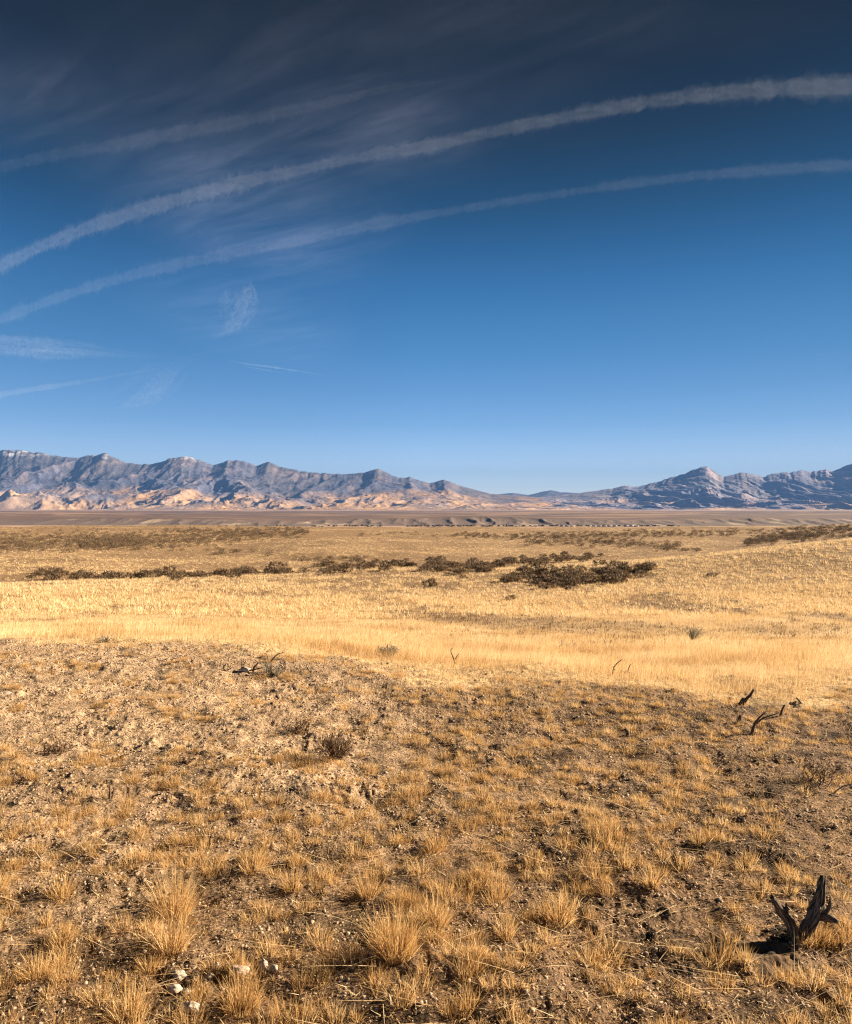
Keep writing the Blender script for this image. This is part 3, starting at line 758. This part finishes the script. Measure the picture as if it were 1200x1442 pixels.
def poly_strip(pts, n, thick, jit=1.0):
    """random photo positions scattered about a polyline"""
    pts = np.array(pts, float); seg = np.hypot(*np.diff(pts, axis=0).T); cum = np.concatenate([[0], np.cumsum(seg)])
    u = rng.random(n) * cum[-1]
    X = np.interp(u, cum, pts[:, 0]); Yp = np.interp(u, cum, pts[:, 1])
    tk = np.interp(u, cum, thick)
    return X, Yp + rng.normal(0, .52, n).clip(-1.3, 1.3) * tk
clumps = [  # name of the clump, positions, label, group
 (poly_strip([(715, 818), (745, 813), (790, 818), (840, 812), (880, 808), (922, 802)], 92, [5, 11, 14, 13, 9, 4]), 'dark sagebrush in the dense clump right of centre, nearest of the brush', 'sagebrush bushes in the near dense clump'),
 (poly_strip([(596, 800), (620, 797), (650, 803), (700, 798)], 50, [5, 9, 10, 5]), 'dark sagebrush in the middle clump where the long band thickens', 'sagebrush bushes in the middle clump'),
 (poly_strip([(700, 796), (740, 791), (765, 789), (800, 789), (850, 783)], 42, [4, 6, 7, 5, 2]), 'dark sagebrush in the tapering row behind the near dense clump', 'sagebrush bushes in the tapering row'),
 (poly_strip([(40, 814), (90, 811), (170, 814), (240, 812), (330, 808), (420, 804), (500, 799), (596, 793)], 112, [4, 5, 6, 6, 6, 6, 6, 5]), 'dark sagebrush in the long thin band across the left half of the meadow', 'sagebrush bushes in the long thin band'),
]
def drop_sage(X, Yp, lab, grp, s0=.62, s1=1.1):
    x, y, z, ok = hit(X, Yp)
    for i in range(len(x)):
        if not ok[i] or y[i] > 400: continue
        o = bpy.data.objects.new('sagebrush', protos[random.randrange(6)][0]); col.objects.link(o)
        s = random.uniform(s0, s1) * (.0135 * y[i] / 1.0 if y[i] < 70 else 1.0)
        s = min(s * 1.38, 1.7)
        o.location = (x[i], y[i], z[i]); o.rotation_euler = (0, 0, random.random() * 6.28); o.scale = (s, s, s * random.uniform(.7, 1.0))
        tag(o, lab, 'sagebrush', grp)
for (X, Yp), lab, grp in clumps: drop_sage(X, Yp, lab, grp)
for px, py, lab in [(606, 826, 'lone sagebrush pair in front of the middle clump'), (862, 822, 'small sagebrush just right of the near dense clump'), (1003, 812, 'small sagebrush alone on the right hand slope'),
                    (720, 845, 'tiny dark bush alone below the near dense clump')]:
    drop_sage(np.array([float(px)]), np.array([float(py)]), lab, None)
# scrub too many to count, farther out
def scrub(regs, s0, s1):
    P = []
    for pts, n, th in regs:
        X, Yp = poly_strip(pts, n, th); x, y, z, ok = hit(X, Yp)
        for i in np.nonzero(ok & (y < 430) & ((y > 100) | (X < 1020)))[0]:
            V, T, A = protos[rng.integers(6)][1]
            nl = len(T); keep = rng.random(nl) < .4
            s = s0 + (s1 - s0) * rng.random(); c, sn = math.cos(i), math.sin(i)
            W = np.stack([(V[:, 0] * c - V[:, 1] * sn) * s + x[i], (V[:, 0] * sn + V[:, 1] * c) * s + y[i], V[:, 2] * s * .8 + z[i]], 1)
            Tk = T[keep]; used, inv = np.unique(Tk, return_inverse=True)
            P.append((W[used], inv.reshape(-1, 3), A[used]))
    return join(P)
V, T, A = scrub([
 ([(-60, 764), (60, 762), (150, 758), (200, 764)], 620, [13, 14, 13, 8]),
 ([(110, 768), (200, 762), (280, 758), (360, 752), (435, 750)], 900, [5, 11, 13, 9, 5]),
 ([(230, 748), (340, 747), (430, 745)], 110, [4, 4, 3]),
 ([(290, 778), (345, 776), (380, 780)], 16, [4, 5, 3]), ([(400, 790), (520, 787)], 20, [3, 3]),
 ([(640, 754), (760, 756), (860, 754), (960, 752), (1040, 750)], 420, [4, 6, 6, 6, 5]),
 ([(740, 764), (860, 764), (960, 770)], 150, [6, 6, 4]), ([(920, 776), (985, 775)], 14, [2, 2]),
 ([(1050, 764), (1110, 756), (1160, 750), (1260, 746)], 700, [5, 8, 10, 11]),
 ([(1040, 752), (1130, 744), (1260, 742)], 120, [4, 4, 4]),
 ([(500, 754), (560, 752), (640, 756)], 22, [3, 3, 3]),
], .65, 1.35)
tag(link('sagebrush_scrub', mesh_tris('sagebrush_scrub', V, T, attrs={'tint': A}), M_sage), kind='stuff')

# ------------------------------------------------------------------ far valley: line of trees along the river, pale railway wagons
def valley_trees():
    P = []
    M_tree, nt, bs = mat('river_trees'); bs.inputs['Base Color'].default_value = (.075, .06, .045, 1)
    spots = []
    for a, b, n in ((440, 540, 26), (575, 690, 70), (690, 780, 22), (780, 960, 50), (300, 430, 10)):
        for _ in range(n): spots.append((random.uniform(a, b), random.uniform(2330, 2420), random.uniform(2.5, 6)))
    ic = np.array([(0,0,1),(.89,0,.45),(.28,.85,.45),(-.72,.53,.45),(-.72,-.53,.45),(.28,-.85,.45),(.72,.53,-.45),(-.28,.85,-.45),(-.89,0,-.45),(-.28,-.85,-.45),(.72,-.53,-.45),(0,0,-1)])
    tr = np.array([(0,1,2),(0,2,3),(0,3,4),(0,4,5),(0,5,1),(1,6,2),(2,7,3),(3,8,4),(4,9,5),(5,10,1),(6,7,2),(7,8,3),(8,9,4),(9,10,5),(10,6,1)])
    for px, d, s in spots:
        x = (px - HX) / F * d; z = float(H(np.array([x]), np.array([d]))[0])
        for q in range(3):
            V = ic * np.array([s * .8, s * .8, s * .62]) * rng.uniform(.6, 1.15, (12, 1)) + np.array([x + rng.normal(0, s * .6), d + rng.normal(0, 3), z + s * .5])
            P.append((V, tr, np.zeros(12)))
    V, T, A = join(P)
    tag(link('treeline', mesh_tris('treeline', V, T), M_tree), kind='stuff')
valley_trees()
def wagons():
    mw, nt, bs = mat('pale_wagon_paint'); bs.inputs['Base Color'].default_value = (.62, .58, .52, 1); bs.inputs['Roughness'].default_value = .7
    md, nt, bs2 = mat('dark_underframe'); bs2.inputs['Base Color'].default_value = (.05, .04, .04, 1)
    def box(x0, x1, y0, y1, z0, z1):
        V = np.array([(x, y, z) for z in (z0, z1) for y in (y0, y1) for x in (x0, x1)], float)
        Q = [(0, 2, 3, 1), (4, 5, 7, 6), (0, 1, 5, 4), (2, 6, 7, 3), (0, 4, 6, 2), (1, 3, 7, 5)]
        return V, np.array([t for q in Q for t in ((q[0], q[1], q[2]), (q[0], q[2], q[3]))]), np.zeros(8)
    body = join([box(-7, 7, -1.5, 1.5, 1.2, 3.9), box(-7.1, 7.1, -1.2, 1.2, 3.9, 4.2)])
    und = join([box(-6.6, 6.6, -1.2, 1.2, .8, 1.18), box(-6, -3.6, -1.3, 1.3, 0, .8), box(3.6, 6, -1.3, 1.3, 0, .8)])
    mb = mesh_tris('body', body[0], body[1]); mb.materials.append(mw)
    mu = mesh_tris('underframe', und[0], und[1]); mu.materials.append(md)
    k = 0
    for a, b in ((792, 812), (830, 868), (882, 903)):
        px = a
        while px < b:
            d = 2300.0; x = (px - HX) / F * d; z = float(np.mean(H(np.array([x - 5, x + 5]), np.array([d, d]))))
            e = empty('railway_wagon', (x, d, z + .0))
            tag(e, 'tiny pale boxcar in the broken line along the foot of the far bluffs', 'railway wagon', 'pale wagons standing at the foot of the far bluffs')
            for nm, me in (('body', mb), ('underframe', mu)):
                c = bpy.data.objects.new(nm, me); col.objects.link(c); c.parent = e
            px += 7.2; k += 1
wagons()

# ------------------------------------------------------------------ contrails: long puffy tubes of ice haze, 9 km up
def cloud_mat(dens):
    m = bpy.data.materials.new('ice_haze'); m.use_nodes = True; nt = m.node_tree
    nt.nodes.clear(); out = nt.nodes.new('ShaderNodeOutputMaterial')
    v = nt.nodes.new('ShaderNodeVolumePrincipled'); v.inputs['Color'].default_value = (.80, .86, 1.0, 1)
    v.inputs['Density'].default_value = dens; v.inputs['Anisotropy'].default_value = .2
    nt.links.new(v.outputs[0], out.inputs['Volume']); return m
def contrail(name, pts, alt, tau, lab, cat='contrail', flat=.8, rough=.28, seed=1, nseg=40, taper=(0, 0), step=None):
    """pts: (px, py, full width px) along the trail; laid on a level sheet of air at the given height"""
    p = np.array(pts, float)
    u = np.linspace(0, len(p) - 1, 400 if step is None else step)
    q = np.stack([smooth_interp(u, np.arange(len(p)), p[:, i]) for i in range(3)], 1)
    d = alt * F / (HY - q[:, 1])
    C = np.stack([(q[:, 0] - HX) / F * d, d, np.full(len(d), alt)], 1)
    dist = np.linalg.norm(C, axis=1)
    rad = q[:, 2] / 2 / F * dist
    n = len(u)
    if taper[0]: rad = rad * np.clip(np.linspace(0, 1, n) / taper[0], 0.02, 1) ** .6
    if taper[1]: rad = rad * np.clip(np.linspace(1, 0, n) / taper[1], 0.02, 1) ** .6
    T3 = np.gradient(C, axis=0); T3 /= np.linalg.norm(T3, axis=1)[:, None]
    A = np.cross(T3, [0, 0, 1.0]); A /= np.linalg.norm(A, axis=1)[:, None]; B = np.array([0, 0, 1.0])
    arc = np.concatenate([[0], np.cumsum(np.linalg.norm(np.diff(C, axis=0), axis=1))])
    th = np.linspace(0, 2 * np.pi, nseg, endpoint=False)
    AA = arc[:, None] / rad.mean(); TH = th[None]
    # flattened by wind shear: a lens, thick in the middle and thin at both edges
    sin_el = alt / dist
    def proj(c): return np.stack([c[:, 0] / c[:, 1], (c[:, 2] - EYE) / c[:, 1]], 1) * F
    p0, p1, p2 = proj(C), proj(C + T3 * 20), proj(C + A * 20)
    a1 = p1 - p0; a1 /= np.linalg.norm(a1, axis=1)[:, None]; a2 = (p2 - p0) / 20
    perp = np.maximum(np.abs(a1[:, 0] * a2[:, 1] - a1[:, 1] * a2[:, 0]), .0008)
    lat = np.minimum(rad * dist ** 0 * (F / dist) / perp, rad * 9) * .76
    side = np.cos(TH)
    g = 1 + rough * (fbm(AA * .7 + side * 1.2, side * 1.6 + AA * .3 + seed, 5, 300 + seed, .6) + .22 * fbm(AA * .12, AA * 0 + seed + 0 * TH, 2, 310 + seed))
    g = np.clip(g, .15, 2.2)
    thick = np.sign(np.sin(TH)) * np.abs(np.sin(TH)) ** 3.2 * (1 + 1.3 * fbm(AA * .6 + side * 2.2, side * 4 + AA * .2, 5, 330 + seed, .65) + .9 * fbm(AA * .07, AA * 0 + seed, 3, 340 + seed))
    thick = np.sign(np.sin(TH)) * np.maximum(np.abs(thick), .003)
    V = C[:, None] + (lat[:, None] * g * side)[..., None] * A[:, None] + (rad[:, None] * flat * thick)[..., None] * B
    V = V.reshape(-1, 3)
    Q = grid_quads(n, nseg, True); T = np.vstack([Q[:, [0, 1, 2]], Q[:, [0, 2, 3]]])
    V = np.vstack([V, C[:1], C[-1:]]); j = np.arange(nseg); c0 = n * nseg
    T = np.vstack([T, np.stack([np.full(nseg, c0), (j + 1) % nseg, j], 1), np.stack([np.full(nseg, c0 + 1), (n - 1) * nseg + j, (n - 1) * nseg + (j + 1) % nseg], 1)])
    org = V.mean(0)
    T = T[:, ::-1]
    o = link(name, mesh_tris(name, V - org, T), cloud_mat(tau * float(sin_el.mean()) / (2 * rad.mean() * flat)), loc=org)
    tag(o, lab, cat); return o
MAIN = [(-160, 460, 20), (-60, 410, 20), (0, 375, 19), (70, 342, 20), (150, 312, 22), (240, 284, 23), (330, 259, 22), (420, 240, 16), (520, 219, 17), (600, 206, 19), (700, 184, 19), (800, 164, 20), (900, 146, 22), (1000, 133, 24), (1100, 125, 23), (1200, 121, 22), (1320, 117, 22), (1500, 118, 22)]
SECOND = [(-160, 520, 12), (-60, 476, 13), (0, 450, 14), (80, 420, 15), (170, 392, 18), (270, 368, 18), (360, 350, 16), (440, 336, 12), (520, 317, 16), (600, 303, 14), (700, 286, 13), (800, 271, 13), (900, 257, 14), (1000, 246, 15), (1100, 238, 15), (1200, 232, 15), (1350, 228, 15)]
THIRD = [(-160, 300, 12), (-60, 258, 14), (0, 236, 16), (100, 214, 18), (200, 197, 20), (300, 178, 22), (400, 158, 22), (480, 140, 24), (560, 122, 26), (640, 112, 24)]
contrail('contrail', MAIN, 9000, .10, 'brightest and widest contrail, a pale band arching across the whole sky', seed=1, step=1400, rough=.3)
contrail('contrail', SECOND, 9000, .055, 'thinner contrail arching below the brightest one', seed=2, step=1400, rough=.3)
contrail('contrail', THIRD, 9000, .030, 'faint smeared contrail above the brightest one at upper left', seed=3, step=700, rough=.4, taper=(0, .5))
contrail('contrail', [(-120, 590, 8), (-40, 566, 8), (0, 556, 8), (60, 546, 8), (120, 537, 7), (180, 526, 6), (235, 517, 5)], 7500, .13, 'short low contrail rising from the left edge just above the mountains', seed=4, rough=.5, taper=(0, .5))
def wisp(pts, tau, n, spread, lab, seed, w0=.18, w1=.5):
    """a torn cirrus scrap: fine ice streaks side by side, one cloud"""
    r = np.random.default_rng(seed); p0 = np.array(pts, float); Vs, Ts = [], []; off = 0
    for i in range(n):
        a, b = sorted(r.random(2)); a, b = a * .55, .45 + b * .55
        u = np.linspace(a, b, 7) * (len(p0) - 1)
        p = np.stack([np.interp(u, np.arange(len(p0)), p0[:, k]) for k in range(3)], 1)
        o_ = r.normal(0, .38) * p[:, 2] * spread
        dr = np.gradient(p[:, :2], axis=0); dr /= np.linalg.norm(dr, axis=1)[:, None]
        p[:, 0] += -dr[:, 1] * o_ + r.normal(0, 1.0); p[:, 1] += dr[:, 0] * o_
        p[:, 2] = np.maximum(p[:, 2] * r.uniform(w0, w1), 2)
        ob = contrail('cloud_wisp', p, 7400 + 90.0 * i, tau * r.uniform(.5, 1.2), None, None, seed=seed * 10 + i, rough=.35, taper=(.5, .5), step=160, nseg=24)
        me = ob.data; co = np.empty(len(me.vertices) * 3, np.float32); me.vertices.foreach_get('co', co)
        li = np.empty(len(me.loops), np.int32); me.loops.foreach_get('vertex_index', li)
        Vs.append(co.reshape(-1, 3) + np.array(ob.location)); Ts.append(li.reshape(-1, 3) + off); off += len(me.vertices)
        mt = me.materials[0]; bpy.data.objects.remove(ob)
    V = np.vstack(Vs); org = V.mean(0)
    tag(link('cloud_wisp', mesh_tris('cloud_wisp', V - org, np.vstack(Ts)), mt, loc=org), lab, 'cloud')
wisp([(-160, 484, 20), (-40, 484, 24), (20, 487, 26), (80, 491, 22), (140, 496, 10), (200, 501, 5), (270, 506, 4)], .05, 10, .8, 'flat white cloud streak at the left edge above the low contrail', 5, .3, .8)
wisp([(300, 505, 4), (350, 515, 6), (400, 523, 7), (470, 532, 4)], .07, 3, 1.0, 'faint thin cloud streak right of the low crossing clouds', 8)
wisp([(290, 478, 14), (322, 462, 24), (338, 440, 34), (348, 418, 34), (356, 400, 24)], .040, 12, .8, 'small soft hooked cloud below the two long contrails', 6, .5, 1.1)
wisp([(150, 574, 12), (190, 560, 24), (215, 546, 28), (240, 530, 24), (262, 512, 14), (310, 498, 8)],   .045, 12, .9, 'feathery cloud patch sloping up between the low contrail and the cloud streak', 7, .5, 1.1)

# ------------------------------------------------------------------ air
def haze_box():
    m = bpy.data.materials.new('thin_air'); m.use_nodes = True; nt = m.node_tree; nt.nodes.clear()
    out = nt.nodes.new('ShaderNodeOutputMaterial'); v = nt.nodes.new('ShaderNodeVolumePrincipled')
    v.inputs['Color'].default_value = (.10, .235, .57, 1); v.inputs['Density'].default_value = 3.1e-5; v.inputs['Anisotropy'].default_value = .0
    nt.links.new(v.outputs[0], out.inputs['Volume'])
    L = 31500.0; z0, z1 = -120.0, 1400.0
    V = [(x, y, z) for z in (z0, z1) for y in (-L, L) for x in (-L, L)]
    Q = [(0, 2, 3, 1), (4, 5, 7, 6), (0, 1, 5, 4), (2, 6, 7, 3), (0, 4, 6, 2), (1, 3, 7, 5)]
    me = bpy.data.meshes.new('haze'); me.from_pydata(V, [], Q); me.update()
    tag(link('haze', me, m), kind='stuff')
haze_box()

# ------------------------------------------------------------------ sky
def build_world():
    w = bpy.data.worlds.new('World'); scene.world = w; w.use_nodes = True; nt = w.node_tree
    bg = nt.nodes['Background']
    s = N(nt, 'ShaderNodeTexSky'); s.sky_type = 'NISHITA'; s.sun_disc = False
    s.sun_elevation = SUN_EL; s.sun_rotation = SUN_AZ; s.altitude = 1800; s.dust_density = .3; s.ozone_density = 2
    tc = N(nt, 'ShaderNodeTexCoord'); sp = N(nt, 'ShaderNodeSeparateXYZ'); nt.links.new(tc.outputs['Generated'], sp.inputs[0])
    def z(el): return math.sin(R(el))
    c = ramp(nt, sp.outputs['Z'], [(0, (0.66, 0.655, 0.76)), (0.0112, (0.66, 0.655, 0.76)), (0.0579, (0.53, 0.55, 0.665)), (0.1042, (0.32, 0.42, 0.545)), (0.1498, (0.223, 0.359, 0.482)), (0.1945, (0.155, 0.326, 0.44)), (0.238, (0.116, 0.293, 0.403)), (0.2802, (0.074, 0.248, 0.36)), (0.3207, (0.046, 0.187, 0.277)), (0.3596, (0.028, 0.131, 0.189)), (0.3967, (0.02, 0.09, 0.127)), (0.432, (0.014, 0.052, 0.072)), (0.4653, (0.012, 0.035, 0.048)), (0.4968, (0.012, 0.021, 0.026)), (0.5489, (0.013, 0.014, 0.014)), (1, (0.02, 0.022, 0.025))])
    a = mixc(nt, 1.0, s.outputs[0], c, 'MULTIPLY')
    cx = ramp(nt, sp.outputs['X'], [(0, (1, 1, 1)), (.5, (.72, .70, .68))])
    a = mixc(nt, 1.0, a, cx, 'MULTIPLY')
    # thin cirrus veil, on a level sheet: direction / height
    dv = N(nt, 'ShaderNodeVectorMath', operation='DIVIDE'); nt.links.new(tc.outputs['Generated'], dv.inputs[0])
    mx = N(nt, 'ShaderNodeMath', operation='MAXIMUM'); nt.links.new(sp.outputs['Z'], mx.inputs[0]); mx.inputs[1].default_value = .02
    cb = N(nt, 'ShaderNodeCombineXYZ')
    for i in range(3): nt.links.new(mx.outputs[0], cb.inputs[i])
    nt.links.new(cb.outputs[0], dv.inputs[1])
    mp = N(nt, 'ShaderNodeMapping'); nt.links.new(dv.outputs[0], mp.inputs[0]); mp.inputs['Rotation'].default_value = (0, 0, R(34))
    mp2 = N(nt, 'ShaderNodeMapping'); nt.links.new(mp.outputs[0], mp2.inputs[0]); mp2.inputs['Scale'].default_value = (.9, 3.6, 1); mp = mp2
    nz = N(nt, 'ShaderNodeTexNoise', Scale=1.8, Detail=9.0, Roughness=.66, Distortion=.35); nt.links.new(mp.outputs[0], nz.inputs['Vector'])
    tex = ramp(nt, nz.outputs[0], [(.34, (.12, .12, .12)), (.5, (.4, .4, .4)), (.72, (1, 1, 1))])
    tot = None
    for (x0, y0, rx, ry, k) in ((-.30, 1.85, .70, .40, .50), (-.58, 2.6, .46, .95, 1.15), (-1.05, 1.85, .4, .3, .8), (-.95, 4.2, .5, 1.3, .8), (.15, 1.58, .6, .14, .28), (-.2, 2.05, .4, .35, 1.0)):
        sb = N(nt, 'ShaderNodeVectorMath', operation='SUBTRACT'); nt.links.new(dv.outputs[0], sb.inputs[0]); sb.inputs[1].default_value = (x0, y0, 1)
        sc = N(nt, 'ShaderNodeVectorMath', operation='MULTIPLY'); nt.links.new(sb.outputs[0], sc.inputs[0]); sc.inputs[1].default_value = (1 / rx, 1 / ry, 0)
        le = N(nt, 'ShaderNodeVectorMath', operation='LENGTH'); nt.links.new(sc.outputs[0], le.inputs[0])
        r = N(nt, 'ShaderNodeMapRange', interpolation_type='SMOOTHERSTEP'); nt.links.new(le.outputs['Value'], r.inputs['Value'])
        r.inputs['From Min'].default_value = 0; r.inputs['From Max'].default_value = 1.5; r.inputs['To Min'].default_value = k; r.inputs['To Max'].default_value = 0
        if tot is None: tot = r.outputs[0]
        else:
            ad = N(nt, 'ShaderNodeMath', operation='MAXIMUM'); nt.links.new(tot, ad.inputs[0]); nt.links.new(r.outputs[0], ad.inputs[1]); tot = ad.outputs[0]
    mu = N(nt, 'ShaderNodeMath', operation='MULTIPLY'); nt.links.new(tot, mu.inputs[0]); nt.links.new(tex, mu.inputs[1])
    veil = mixc(nt, mu.outputs[0], (0, 0, 0), (.33, .33, .40))
    a = mixc(nt, 1.0, a, veil, 'ADD')
    nt.links.new(a, bg.inputs[0]); bg.inputs[1].default_value = .066
build_world()

sun = bpy.data.lights.new('sun', 'SUN'); sun.energy = 5.0; sun.angle = R(.53); sun.color = (1.0, .84, .63)
so = bpy.data.objects.new('sun', sun); col.objects.link(so)
so.rotation_euler = Vector((math.sin(SUN_AZ) * math.cos(SUN_EL), math.cos(SUN_AZ) * math.cos(SUN_EL), math.sin(SUN_EL))).to_track_quat('Z', 'Y').to_euler()
so.location = (0, 0, 50)

cam = bpy.data.cameras.new('camera'); co = bpy.data.objects.new('camera', cam); col.objects.link(co)
co.location = (0, 0, EYE); co.rotation_euler = (R(90), 0, 0)
cam.sensor_fit = 'VERTICAL'; cam.sensor_height = 24; cam.sensor_width = 24 * 1200 / 1442
cam.lens = 24 * F / 1442; cam.shift_y = (HY - 721.0) / 1442
cam.clip_start = .05; cam.clip_end = 300000
scene.camera = co

scene.view_settings.view_transform = 'Standard'; scene.view_settings.look = 'None'
scene.view_settings.exposure = 2.02; scene.view_settings.gamma = 1; scene.view_settings.use_curve_mapping = False
scene.render.engine = 'CYCLES'
scene.cycles.max_bounces = 6; scene.cycles.volume_bounces = 0; scene.cycles.transparent_max_bounces = 16
scene.cycles.use_denoising = True
scene.cycles.denoising_prefilter = 'NONE'
scene.cycles.denoising_input_passes = 'RGB_ALBEDO_NORMAL'
scene.cycles.filter_width = 1.2
